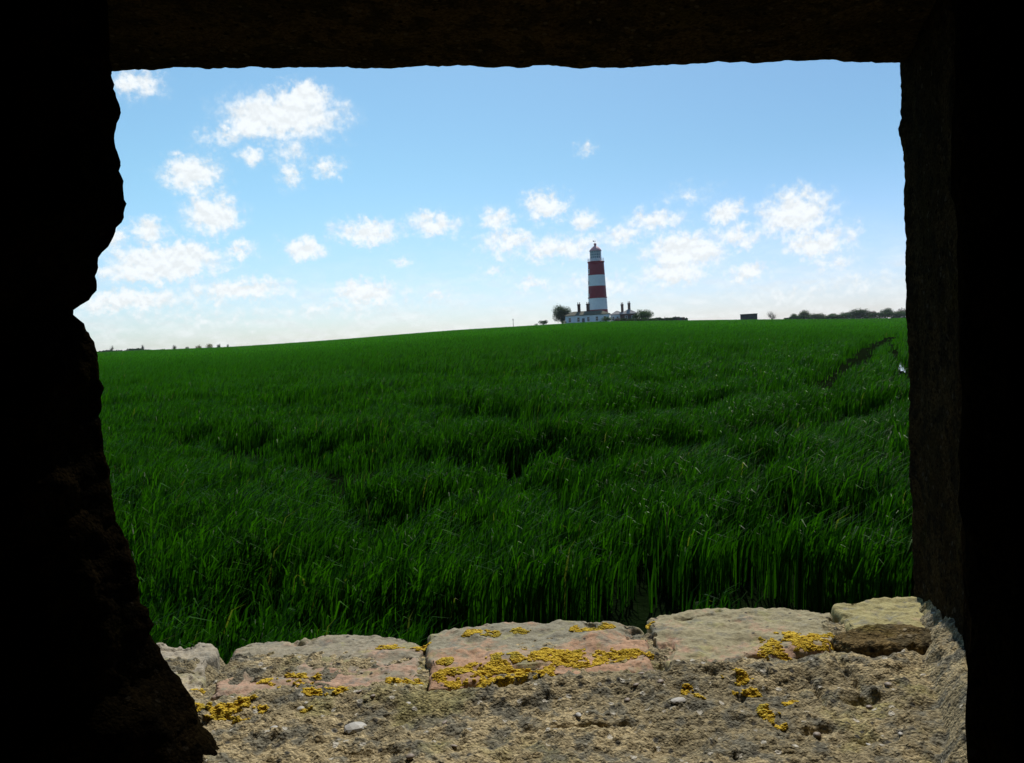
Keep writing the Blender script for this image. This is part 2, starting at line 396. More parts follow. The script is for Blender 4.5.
def crop(x, y):
    """1 = full crop, 0 = bare"""
    f = np.ones_like(x)
    wx = x + .16 * fbm(x, y, 0, 1.7, 4, 31, .65); wy = y + .16 * fbm(x, y, 0, 1.7, 4, 37, .65)
    for pts, w, k in TR.values():
        dm = np.full_like(x, 1e9)
        for (x0, y0), (x1, y1) in zip(pts[:-1], pts[1:]):
            ux, uy = x1 - x0, y1 - y0; L = ux * ux + uy * uy
            t = np.clip(((wx - x0) * ux + (wy - y0) * uy) / L, 0, 1)
            dm = np.minimum(dm, np.hypot(wx - x0 - t * ux, wy - y0 - t * uy))
        q = np.clip((dm - w * (.5 if k > .95 else .15)) / (w * (.8 if k > .95 else 1.5)), 0, 1)
        f = f * (1 - k * (1 - q * q * (3 - 2 * q)))
    for hx, hy, r, k in HOLES:
        q = np.clip((np.hypot(wx - hx, (wy - hy) * .8) - r * .6) / (r * .8), 0, 1)
        f = f * (1 - k * (1 - q * q * (3 - 2 * q)))
    return f

def make_ground():
    rad = np.concatenate([[0.0], np.exp(np.linspace(math.log(1.0), math.log(9000), 150))])
    na = 360; a = np.radians(np.arange(na))
    # finer rings near the crest come from the log spacing
    X = rad[:, None] * np.sin(a)[None]; Y = rad[:, None] * np.cos(a)[None]
    Z = terr(X, Y) + .01 * fbm(X, Y, 0, 1.2, 2, 3) * (rad[:, None] < 60)
    V = np.stack([X, Y, Z], -1).reshape(-1, 3)
    i = np.arange(len(rad) - 1)[:, None]; j = np.arange(na)[None]; j2 = (j + 1) % na
    F = np.stack([i * na + j, i * na + j2, (i + 1) * na + j2, (i + 1) * na + j], -1).reshape(-1, 4)[na:]
    c = np.stack([np.zeros(na, int), na + (np.arange(na) + 1) % na, na + np.arange(na)], -1)
    me = bpy.data.meshes.new('field')
    me.from_pydata(V.tolist(), [], F.tolist() + c.tolist()); me.update()
    me.polygons.foreach_set('use_smooth', [True] * len(me.polygons))
    o = link_mesh('field', me, M_FIELD); tag(o, 'green arable field rising gently to the skyline', 'field', kind='structure')
make_ground()

# ------------------------------------------------------------------ wheat
def make_wheat():
    amax = R(38)
    def density(d): return np.where(d < 7., 3900., 3900. * (7. / d) ** 1.90)
    ds = np.exp(np.linspace(math.log(1.12), math.log(330), 4000))
    cdf = np.concatenate([[0], np.cumsum((density(ds[1:]) * ds[1:] + density(ds[:-1]) * ds[:-1]) / 2 * np.diff(ds))])
    n = int(cdf[-1] * 2 * amax)
    d = np.interp(rng.random(n) * cdf[-1], cdf, ds)
    az = rng.uniform(-amax, amax, n)
    x = d * np.sin(az); y = d * np.cos(az)
    edge = np.interp(x, [-1.2, -.5, .1, .5], [2.0, 2.3, 2.85, 3.0]) + .22 * fbm(x, 0, 0, 1.3, 3, 501) + .10 * fbm(x, 0, 0, 6, 2, 503)
    keep = (y > edge) | ((y > edge - .55) & (fbm(x, y, 0, 3.1, 2, 507) > .42))
    f = crop(x, y)
    cl = fbm(x, y, 0, 4.2, 3, 401); cl2 = fbm(x, y, 0, 1.1, 2, 407)
    keep &= rng.random(n) < np.clip(f * 1.4 - .12, 0.025, 1) * np.clip(.78 + 1.5 * cl + .7 * cl2, .12, 1)
    x, y, d, f, cl = x[keep], y[keep], d[keep], f[keep], cl[keep]; n = len(x)
    sc = np.maximum(1, d / 7.) ** .90
    w = .0038 * sc * rng.uniform(.7, 1.35, n)
    hh = .34 * (.16 + .84 * f) * (1 + .17 * fbm(x, y, 0, .9, 3, 5) + .10 * fbm(x * .3, y, 0, .25, 2, 9)) * rng.uniform(.84, 1.08, n) * (1 + .30 * np.clip(cl, -.8, .6) * np.exp(-d / 40))
    # stronger hollows and swells at walking scale
    hh *= 1 - .34 * np.clip(fbm(x, y, 0, .45, 3, 77) - .15, 0, 1)
    az0 = rng.uniform(0, 2 * math.pi, n)
    lean = rng.uniform(.04, .46, n) ** 1.2 * hh
    dx = np.cos(az0) * lean + .20 * hh; dy = np.sin(az0) * lean          # a light wind leans tips to the right
    fa = az0 + math.pi / 2 + rng.normal(0, .5, n)
    px, py = np.cos(fa), np.sin(fa)
    z0 = terr(x, y)
    tv = np.array([0., .45, .78, 1.0]); bend = np.array([0., .16, .52, 1.0]); up = np.array([0., .58, .90, 1.0]); ww = np.array([.75, 1., .72, .0])
    droop = rng.random(n) < .14
    def part(sel, ks, tri, nv):
        m = int(sel.sum()); V = np.zeros((m, nv, 3), np.float32)
        for q_, k in enumerate(ks):
            u = np.where(droop[sel] & (k == 3), .84, up[k])
            cx = (x + dx * bend[k])[sel]; cy = (y + dy * bend[k])[sel]; cz = z0[sel] + hh[sel] * u
            if k < 3:
                for s_, o_ in ((-1, 0), (1, 1)):
                    V[:, 2 * q_ + o_, 0] = cx + (s_ * px * w * ww[k])[sel]; V[:, 2 * q_ + o_, 1] = cy + (s_ * py * w * ww[k])[sel]; V[:, 2 * q_ + o_, 2] = cz
            else:
                V[:, nv - 1, 0] = cx; V[:, nv - 1, 1] = cy; V[:, nv - 1, 2] = cz
        return V.reshape(-1, 3), ((np.arange(m) * nv)[:, None, None] + np.array(tri)[None]).reshape(-1, 3)
    lod = d < 9 + 26 * rng.random(n) ** 1.5
    V1, F1 = part(lod, (0, 1, 2, 3), [[0, 1, 3], [0, 3, 2], [2, 3, 5], [2, 5, 4], [4, 5, 6]], 7)
    V2, F2 = part(~lod, (0, 1, 3), [[0, 1, 3], [0, 3, 2], [2, 3, 4]], 5)
    V = np.vstack([V1, V2]); F = np.vstack([F1, F2 + len(V1)])
    me = bpy.data.meshes.new('wheat')
    me.vertices.add(len(V)); me.vertices.foreach_set('co', V.ravel())
    me.loops.add(F.size); me.loops.foreach_set('vertex_index', F.astype(np.int32).ravel())
    me.polygons.add(len(F)); me.polygons.foreach_set('loop_start', np.arange(0, F.size, 3, dtype=np.int32))
    me.polygons.foreach_set('use_smooth', np.ones(len(F), bool))
    me.update(calc_edges=True)
    print('wheat leaves', n)
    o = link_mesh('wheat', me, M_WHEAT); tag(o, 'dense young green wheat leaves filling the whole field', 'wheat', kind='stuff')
make_wheat()

# water lying in the wheel rut on the right
def make_puddle():
    cx, cy = 8.45, 17.3
    V = []; n = 26
    dr = Vector((2.25, 4.8)).normalized(); pr = Vector((dr.y, -dr.x))
    for i in range(n):
        a = 2 * math.pi * i / n; r = 1 + .18 * math.sin(3 * a + 1) + .1 * math.sin(5 * a)
        q = dr * math.cos(a) * 2.0 * r + pr * math.sin(a) * .06 * r
        V.append((cx + q.x, cy + q.y, 0))
    z = max(T(v[0], v[1]) for v in V) + .03
    V = [(v[0], v[1], z) for v in V]
    o = link_mesh('puddle', py_mesh('puddle', V, [tuple(range(n))[::-1]]), M_WATER)
    tag(o, 'narrow pool of shining water lying in the right-hand wheel rut', 'puddle', kind='structure')
make_puddle()

# ------------------------------------------------------------------ pillbox (camera stands inside)
pill = empty('pillbox', (0, 0, 0), 'weathered concrete and brick wartime pillbox framing the view through its gun opening', 'pillbox')
Z = EYE
def loft(name, rings, mats, parent, flip=False):
    """rings (nr, nl, 3) closed loops, capped"""
    nr, nl, _ = rings.shape
    V = rings.reshape(-1, 3)
    i = np.arange(nr - 1)[:, None]; j = np.arange(nl)[None]; j2 = (j + 1) % nl
    F = np.stack([i * nl + j, i * nl + j2, (i + 1) * nl + j2, (i + 1) * nl + j], -1).reshape(-1, 4)
    me = bpy.data.meshes.new(name)
    faces = F.tolist() + [list(range(nl))[::-1], list(range((nr - 1) * nl, nr * nl))]
    me.from_pydata(V.tolist(), [], faces)
    me.polygons.foreach_set('use_smooth', [True] * (len(faces) - 2) + [False, False])
    me.update()
    bm = bmesh.new(); bm.from_mesh(me); bmesh.ops.recalc_face_normals(bm, faces=bm.faces); bm.to_mesh(me); bm.free()
    return link_mesh(name, me, mats, parent)
def dense(pts, steps):
    out = []
    for (a, b, s) in zip(pts, pts[1:] + pts[:1], steps):
        a = np.array(a, float); b = np.array(b, float); n = max(1, int(np.linalg.norm(b - a) / s))
        for k in range(n): out.append(a + (b - a) * k / n)
    return np.array(out)

SIL = [(-.50, -.225), (-.315, -.232), (-.30, -.240), (-.28, -.253), (-.268, -.256), (-.256, -.262), (-.240, -.276), (-.216, -.284), (-.184, -.292), (-.145, -.300), (-.118, -.306), (-.106, -.309),
       (-.083, -.306), (-.06, -.312), (-.03, -.311), (.004, -.311), (.019, -.3175), (.030, -.322), (.036, -.329), (.040, -.325), (.044, -.316), (.052, -.311), (.062, -.308), (.073, -.304),
       (.082, -.295), (.088, -.291), (.097, -.288), (.104, -.284), (.110, -.281), (.118, -.282), (.130, -.284), (.146, -.283), (.156, -.286), (.170, -.287), (.183, -.282), (.195, -.284), (.205, -.285), (.213, -.282), (.40, -.279)]
def make_left_jamb():
    zs = np.concatenate([np.arange(-.47, -.34, .02), np.arange(-.34, .24, .0035), np.arange(.24, .42, .02)])
    sz, sx = zip(*SIL)
    rings = []
    for z in zs:
        xs = np.interp(z, sz, sx)
        pts = [(-1.9, .828), (-.9, .829), (-.50, .829), (-.475, .80), (xs - .085, .70), (xs - .012, .615), (xs, .60), (xs - .004, .585), (xs - .011, .56), (xs - .032, .535), (xs - .10, .515), (-1.9, .47)]
        L = dense(pts, [.3, .1, .01, .01, .006, .004, .004, .004, .006, .006, .3, .3])
        rings.append(np.column_stack([L, np.full(len(L), z)]))
    n = min(len(r) for r in rings)
    out = []
    for r in rings:
        d = np.concatenate([[0], np.cumsum(np.linalg.norm(np.diff(r[:, :2], axis=0), axis=1))])
        # resample with the same fractions of index
        idx = np.linspace(0, len(r) - 1, n)
        out.append(np.column_stack([np.interp(idx, np.arange(len(r)), r[:, k]) for k in range(3)]))
    A = np.array(out)
    X, Y, Zz = A[..., 0], A[..., 1], A[..., 2]
    m = np.clip((X + 1.2) / .5, 0, 1)
    dv = .0045 * fbm(X, Y, Zz, 26, 3, 11) + .0035 * np.abs(fbm(X, Y, Zz, 60, 3, 13)) + .0016 * fbm(X, Y, Zz, 190, 2, 17)
    A[..., 0] += m * dv * .9; A[..., 1] += m * .006 * fbm(X, Y, Zz, 30, 3, 23)
    A[..., 2] += Z
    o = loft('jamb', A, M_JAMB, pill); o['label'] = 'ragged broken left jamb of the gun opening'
make_left_jamb()

def make_right_jamb():
    zs = np.concatenate([np.arange(-.47, -.34, .02), np.arange(-.34, .30, .0035), np.arange(.30, .42, .02)])
    L = dense([(1.9, .50), (.60, .52), (.372, .615), (.363, .650), (.3895, .742), (.4075, .802), (.4095, .826), (.414, .834), (.45, .8355), (1.9, .8355)], [.3, .02, .006, .003, .003, .0025, .0025, .006, .3, .3])
    A = np.zeros((len(zs), len(L), 3)); A[..., :2] = L[None]; A[..., 2] = zs[:, None]
    X, Y, Zz = A[..., 0].copy(), A[..., 1].copy(), A[..., 2].copy()
    m = np.clip((.9 - X) / .3, 0, 1)
    dv = .0016 * fbm(X, Y, Zz, 25, 3, 41) + .0013 * np.abs(fbm(X, Y, Zz, 110, 3, 43)) + .0007 * fbm(X, Y, Zz, 330, 2, 47)
    A[..., 0] -= m * dv - .0012
    A[..., 0] -= .0035 * np.exp(-((Zz - .19) / .012) ** 2) * np.clip((Y - .8) / .02, 0, 1) * m
    A[..., 1] += m * .0012 * fbm(X, Y, Zz, 90, 3, 53)
    A[..., 2] += Z
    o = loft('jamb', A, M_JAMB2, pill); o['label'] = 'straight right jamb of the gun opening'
make_right_jamb()

def make_shade_wall():  # black mass added along the shadow line to keep that corner dark
    zs = np.concatenate([np.arange(-.47, -.34, .02), np.arange(-.34, .30, .008), np.arange(.30, .42, .02)])
    L = dense([(1.88, .43), (.27, .43), (.258, .46), (.278, .50), (.306, .545), (.327, .580), (.358, .640), (.40, .66), (.60, .67), (1.88, .68)], [.3, .006, .006, .006, .006, .006, .006, .02, .3, .3])
    A = np.zeros((len(zs), len(L), 3)); A[..., :2] = L[None]; A[..., 2] = zs[:, None]
    X, Y, Zz = A[..., 0].copy(), A[..., 1].copy(), A[..., 2].copy()
    m = np.clip((.9 - X) / .3, 0, 1)
    A[..., 0] += m * (.004 * fbm(X, Y, Zz, 20, 4, 241) + .003)
    A[..., 2] += Z
    o = loft('shade_wall', A, M_JAMB, pill); o['label'] = 'added near-black wall standing in for shade right of the gun opening'
make_shade_wall()
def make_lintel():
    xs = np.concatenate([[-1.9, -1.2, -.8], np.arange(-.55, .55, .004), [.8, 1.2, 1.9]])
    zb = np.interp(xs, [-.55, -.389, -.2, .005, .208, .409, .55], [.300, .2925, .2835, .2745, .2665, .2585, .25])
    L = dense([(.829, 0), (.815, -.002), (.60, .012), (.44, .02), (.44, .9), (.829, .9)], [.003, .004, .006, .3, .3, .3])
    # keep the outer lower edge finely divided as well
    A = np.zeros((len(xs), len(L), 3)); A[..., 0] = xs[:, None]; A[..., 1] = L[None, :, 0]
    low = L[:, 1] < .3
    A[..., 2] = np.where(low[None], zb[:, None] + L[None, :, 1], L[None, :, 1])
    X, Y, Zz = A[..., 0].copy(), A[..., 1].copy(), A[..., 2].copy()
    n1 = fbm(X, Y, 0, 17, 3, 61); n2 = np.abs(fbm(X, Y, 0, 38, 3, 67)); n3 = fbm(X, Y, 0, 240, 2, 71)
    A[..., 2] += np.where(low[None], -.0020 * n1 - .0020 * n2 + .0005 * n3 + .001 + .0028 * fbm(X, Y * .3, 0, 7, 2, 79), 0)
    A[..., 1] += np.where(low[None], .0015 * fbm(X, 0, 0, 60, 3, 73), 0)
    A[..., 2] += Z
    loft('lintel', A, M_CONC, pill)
make_lintel()

BDROP = .003
BR = [  # z, outer-left, outer-right, inner-right, inner-left, outer bow
    (-.297, [(-.46, .838), (-.325, .829), (-.298, .694), (-.40, .704)], .0),
    (-.2955, [(-.293, .800), (-.103, .792), (-.098, .690), (-.277, .680)], .030),
    (-.2920, [(-.0985, .795), (.121, .785), (.112, .688), (-.084, .668)], .032),
    (-.2925, [(.125, .808), (.310, .800), (.276, .700), (.122, .684)], .024),
    (-.285, [(.319, .808), (.44, .820), (.43, .690), (.294, .707)], .004)]
def ground_in(poly, x, y):
    return None
PITS = [(.262, .617, .020, .006, .9), (.30, .60, .012, .008, .5), (-.062, .672, .022, .009, .8), (-.01, .664, .018, .004, .7), (.21, .575, .018, .006, .8), (.16, .668, .015, .005, .5), (-.085, .677, .008, .006, .9), (.118, .69, .006, .02, .7), (-.20, .60, .015, .01, .3), (.27, .655, .004, .03, .8), (.24, .56, .012, .006, .7), (.05, .60, .05, .0022, .5), (.235, .640, .0025, .03, .6), (-.12, .575, .03, .004, .35), (.10, .565, .02, .01, .5), (-.02, .56, .008, .008, .6), (.16, .60, .006, .004, .6)]
def sill_z(X, Y):
    """mortar surface height relative to the eye"""
    ch = np.clip(1 - np.abs(Y - .670 - .010 * fbm(X, 0, 0, 14, 3, 99)) / .036, 0, 1); ch = ch * ch * (3 - 2 * ch); z = -.3005 + .0080 * ch + .0032 * fbm(X, Y, 0, 13, 3, 81) + .0022 * fbm(X, Y, 0, 48, 3, 83) + .0016 * fbm(X, Y, 0, 140, 2, 87)
    g = fbm(X, Y, 0, 300, 1, 91); z = z + .0017 * np.clip(g - .2, 0, 1) * 2
    back = np.clip((Y - .700) / .02, 0, 1); z = z - .0005 * back - .018 * np.clip((Y - .775) / .03, 0, 1)
    z = z - .022 * np.clip(1 - np.abs(X + .305) / .018, 0, 1) * np.clip((Y - .70) / .03, 0, 1)
    for (px, py, rx, ry, k) in PITS:
        z = z - .011 * k * np.exp(-(((X - px) / rx) ** 2 + ((Y - py) / ry) ** 2) ** 1.0)
    # mortar fillet sweeping up to the right jamb
    line = np.interp(Y, [.51, .71, .83], [.268, .362, .390]) + .006 * fbm(X, Y, 0, 18, 3, 93)
    u = np.clip(X - line, 0, .2)
    z = z + .040 * (1 - np.exp(-u / .020))
    return z
def grid_solid(name, X, Y, Zt, zbot, mats, parent):
    ny, nx = X.shape
    V = np.stack([X, Y, Zt], -1).reshape(-1, 3)
    idx = np.arange(ny * nx).reshape(ny, nx)
    F = np.stack([idx[:-1, :-1], idx[:-1, 1:], idx[1:, 1:], idx[1:, :-1]], -1).reshape(-1, 4).tolist()
    per = list(idx[0, :]) + list(idx[1:, -1]) + list(idx[-1, -2::-1]) + list(idx[-2:0:-1, 0])
    b = len(V); low = V[per].copy(); low[:, 2] = zbot
    V = np.vstack([V, low]); m = len(per)
    for k in range(m):
        k2 = (k + 1) % m; F.append([per[k2], per[k], b + k, b + k2])
    F.append([b + k for k in range(m)][::-1])
    me = bpy.data.meshes.new(name); me.from_pydata(V.tolist(), [], F)
    nt = (ny - 1) * (nx - 1)
    me.polygons.foreach_set('use_smooth', [True] * nt + [False] * (len(F) - nt)); me.update()
    bm = bmesh.new(); bm.from_mesh(me); bmesh.ops.recalc_face_normals(bm, faces=bm.faces); bm.to_mesh(me); bm.free()
    return link_mesh(name, me, mats, parent)
def make_sill():
    xs = np.concatenate([[-.9, -.7], np.arange(-.52, .52, .0018), [.7, .9]]); ys = np.concatenate([np.arange(.43, .50, .006), np.arange(.50, .80, .0018), np.arange(.80, .8265, .004)])
    X, Y = np.meshgrid(xs, ys)
    return grid_solid('sill', X, Y, sill_z(X, Y) + Z, Z - .42, M_SILL, pill)
sill = make_sill()
BRZ = []
def make_brick(i, zt, q, bow):
    a, b, c, d = [np.array(p, float) for p in q]
    nu, nv = 130, 80
    u = np.linspace(0, 1, nu); v = np.linspace(0, 1, nv)
    U, Vv = np.meshgrid(u, v)
    o = a[None, None] * (1 - U)[..., None] + b[None, None] * U[..., None]
    o[..., 1] += bow * (1 - (2 * U - 1) ** 2 * (.85 + .15 * U)) * .95
    n_ = d[None, None] * (1 - U)[..., None] + c[None, None] * U[..., None]
    P = n_ * (1 - Vv)[..., None] + o * Vv[..., None]
    X, Y = P[..., 0], P[..., 1]
    e = np.minimum(np.minimum(U, 1 - U) * .21, np.minimum(Vv, 1 - Vv) * .11)
    worn = .5 + .5 * fbm(X, Y, 0, 20, 3, 101 + i)
    rad = .0022 + .0075 * np.clip(worn, 0, 1) ** 1.5 * (1 + .6 * fbm(X, Y, 0, 90, 3, 111))
    rad = np.clip(rad, .0015, .02)
    k = np.clip(1 - e / rad, 0, 1)
    X = X + .0035 * fbm(X, Y, 0, 35, 3, 120 + i) * (k > 0) + .0012 * fbm(X, Y, 0, 120, 2, 125)
    Y = Y + .0040 * fbm(X, Y, 0, 35, 3, 130 + i) * (k > 0) + .0012 * fbm(X, Y, 0, 120, 2, 135)
    Zt = zt - rad * (1 - np.sqrt(np.clip(1 - k * k, 0, 1))) + .0030 * fbm(X, Y, 0, 14, 3, 141 + i) + .0016 * fbm(X, Y, 0, 60, 3, 147) + .0005 * fbm(X, Y, 0, 260, 2, 149)
    pit = fbm(X, Y, 0, 60, 2, 160 + i); Zt = Zt - .0028 * np.clip(pit - .45, 0, 1)
    chip = fbm(X, Y, 0, 26, 4, 170 + i, .6); Zt = Zt - .006 * np.clip(chip - .55, 0, .5) * 2 * (e < .02)
    BRZ.append((X, Y, Zt))
    o_ = grid_solid('brick', X, Y, Zt + Z, Z + zt - .055, M_B[i], sill)
    o_['label'] = ['cream brick at the left end of the sill', 'long pinkish brick with a grey crust', 'pink brick with the most yellow lichen', 'grey-green brick right of the middle', 'raised yellow-green brick against the right jamb'][i]
for i, (zt, q, bw) in enumerate(BR): make_brick(i, zt - BDROP, q, bw)

def surf_z(x, y):
    z = float(sill_z(np.array(x), np.array(y)))
    for X, Y, Zt in BRZ:
        if not (X.min() - .003 < x < X.max() + .003 and Y.min() - .003 < y < Y.max() + .003): continue
        d = (X - x) ** 2 + (Y - y) ** 2; k = np.argmin(d)
        if d.flat[k] < 9e-6: z = max(z, float(Zt.flat[k]))
    return z

def surf_many(x, y):
    z = sill_z(x, y)
    for X, Y, Zt in BRZ:
        kd = kdtree.KDTree(X.size)
        for i_, (a_, b_) in enumerate(zip(X.ravel(), Y.ravel())): kd.insert((a_, b_, 0), i_)
        kd.balance(); f = Zt.ravel()
        for j, (a_, b_) in enumerate(zip(x, y)):
            if X.min() < a_ < X.max() and Y.min() < b_ < Y.max():
                _, i_, dd = kd.find((a_, b_, 0))
                if dd < .003: z[j] = max(z[j], f[i_])
    return z
def make_lump():
    bm = bmesh.new(); bmesh.ops.create_icosphere(bm, subdivisions=5, radius=1)
    P = np.array([v.co for v in bm.verts])
    P2 = P * [.048, .027, .013]
    P2 += P * (.0062 * fbm(P2[:, 0], P2[:, 1], P2[:, 2], 34, 4, 201) + .0012 * fbm(P2[:, 0], P2[:, 1], P2[:, 2], 230, 2, 203))[:, None]
    for v, p in zip(bm.verts, P2): v.co = p
    me = bpy.data.meshes.new('mortar_lump'); bm.to_mesh(me); bm.free()
    me.polygons.foreach_set('use_smooth', [True] * len(me.polygons))
    o = link_mesh('mortar_lump', me, M_SILL2, sill, (.322, .707, Z - .293)); o.rotation_euler = (0, 0, R(-6))
M_SILL2 = mortar_mat('dark_lichened_mortar', .55)
make_lump()

def make_pebbles():
    spots = [(-.138, .615, .0095, .006, 0), (.119, .624, .0075, .003, 0), (-.19, .652, .004, .003, 0), (-.10, .648, .003, .002, 0)]
    for k in range(30):
        spots.append((rng.uniform(-.24, .30), rng.uniform(.52, .675), rng.uniform(.0016, .0042), rng.uniform(.0012, .003), 0 if k % 6 == 0 else 1))
    for (x, y, rx, ry, mi) in spots:
        bm = bmesh.new(); bmesh.ops.create_icosphere(bm, subdivisions=2, radius=1)
        s = random.random() * 99
        for v in bm.verts:
            f = 1 + .22 * float(vnoise(np.array(v.co.x * 1.3 + s), np.array(v.co.y * 1.3), np.array(v.co.z * 1.3), 5))
            v.co = Vector((v.co.x * rx * f, v.co.y * ry * f * 1.2, v.co.z * min(rx, ry) * .6 * f))
        me = bpy.data.meshes.new('pebble'); bm.to_mesh(me); bm.free()
        me.polygons.foreach_set('use_smooth', [rx < .006] * len(me.polygons))
        o = link_mesh('pebble', me, M_PEB if mi == 0 else M_PEB2, sill, (x, y, surf_z(x, y) + Z + .0004)); o.rotation_euler = (0, 0, random.uniform(0, 3))
make_pebbles()

def make_lichen():
    PT = [(-0.216, 0.714, 0.025, 0.015), (-0.175, 0.676, 0.021, 0.008), (-0.25, 0.651, 0.029, 0.011), (-0.108, 0.688, 0.015, 0.01), (-0.16, 0.684, 0.013, 0.008), (-0.024, 0.69, 0.052, 0.024), (0.031, 0.721, 0.060, 0.019), (0.086, 0.72, 0.027, 0.010), (-0.045, 0.789, 0.02, 0.010), (-0.01, 0.795, 0.014, 0.009), (0.065, 0.785, 0.022, 0.009), (0.126, 0.792, 0.008, 0.011), (0.254, 0.726, 0.035, 0.022), (0.224, 0.707, 0.019, 0.013), (0.177, 0.657, 0.013, 0.009), (0.179, 0.637, 0.011, 0.005), (0.133, 0.643, 0.006, 0.011), (0.185, 0.605, 0.007, 0.012), (0.185, 0.583, 0.007, 0.004), (0.208, 0.621, 0.006, 0.005), (-0.235, 0.717, 0.011, 0.009), (-0.296, 0.701, 0.007, 0.004), (0.138, 0.631, 0.004, 0.003), (-0.075, 0.719, 0.007, 0.013), (-0.104, 0.776, 0.01, 0.008), (-0.135, 0.78, 0.014, 0.006), (-0.24, 0.664, 0.01, 0.008), (-0.18, 0.645, 0.008, 0.005)]
    bm = bmesh.new(); bmesh.ops.create_icosphere(bm, subdivisions=1, radius=1)
    B = np.array([v.co for v in bm.verts]); FB = np.array([[v.index for v in f.verts] for f in bm.faces]); bm.free()
    cx, cy, cr = [], [], []
    for (x, y, rx, ry) in PT:
        n = int(rx * ry * 1.1e7) + 60
        a = rng.uniform(0, 2 * math.pi, n); r = np.sqrt(rng.random(n)) * 1.15
        X = x + np.cos(a) * r * rx; Y = y + np.sin(a) * r * ry
        nz = fbm(X, Y, 0, 105, 3, 301, .7)
        k = nz > (-.34 + .75 * (r / 1.15) ** 3)
        cx.append(X[k]); cy.append(Y[k]); cr.append(rng.uniform(.0006, .0015, k.sum()) * (1.25 - .45 * (r[k] / 1.15)))
    cx = np.concatenate(cx); cy = np.concatenate(cy); cr = np.concatenate(cr)
    n = len(cx); print('lichen lobes', n)
    cz = surf_many(cx, cy)
    rot = rng.uniform(0, 6.28, n); s = rng.uniform(.6, 1.3, n)
    V = np.zeros((n, len(B), 3))
    jit = 1 + .25 * rng.standard_normal((n, len(B)))
    bx = B[None, :, 0] * s[:, None] * jit; by = B[None, :, 1] * jit
    V[..., 0] = cx[:, None] + cr[:, None] * (bx * np.cos(rot)[:, None] - by * np.sin(rot)[:, None])
    V[..., 1] = cy[:, None] + cr[:, None] * (bx * np.sin(rot)[:, None] + by * np.cos(rot)[:, None])
    V[..., 2] = cz[:, None] + Z + cr[:, None] * (B[None, :, 2] * .42 + rng.uniform(-.25, .45, n)[:, None])
    F = (np.arange(n)[:, None, None] * len(B) + FB[None]).reshape(-1, 3)
    o = link_mesh('lichen', np_mesh('lichen', V.reshape(-1, 3), F), M_LICHEN)
    tag(o, 'bright yellow-orange crusty lichen patches on the sill bricks', 'lichen', kind='stuff')
make_lichen()

# the rest of the pillbox shell
b = MB(); b.box(-1.9, 1.9, .445, .824, -.6, Z - .415); b.build('wall', M_CONC, pill)
b = MB(); b.box(-1.9, 1.9, -2.4, .5, -.62, -.42); b.build('floor', M_ROOM, pill)
b = MB(); b.box(-2.05, 2.05, -2.55, .90, Z + .88, Z + 1.15); b.build('roof', M_CONC, pill)
for x0, x1, y0, y1 in ((-1.9, -1.6, -2.3, .46), (1.6, 1.9, -2.3, .46), (-1.9, 1.9, -2.4, -2.1)):
    b = MB(); b.box(x0, x1, y0, y1, -.6, Z + .89); b.build('wall', M_ROOM, pill)
for s in (-1, 1):
    b = MB(); x0, x1 = (-1.89, -.75) if s < 0 else (.75, 1.89)
    b.box(x0, x1, .45, .822, Z - .43, Z + .885)
    b.build('wall', M_CONC, pill)

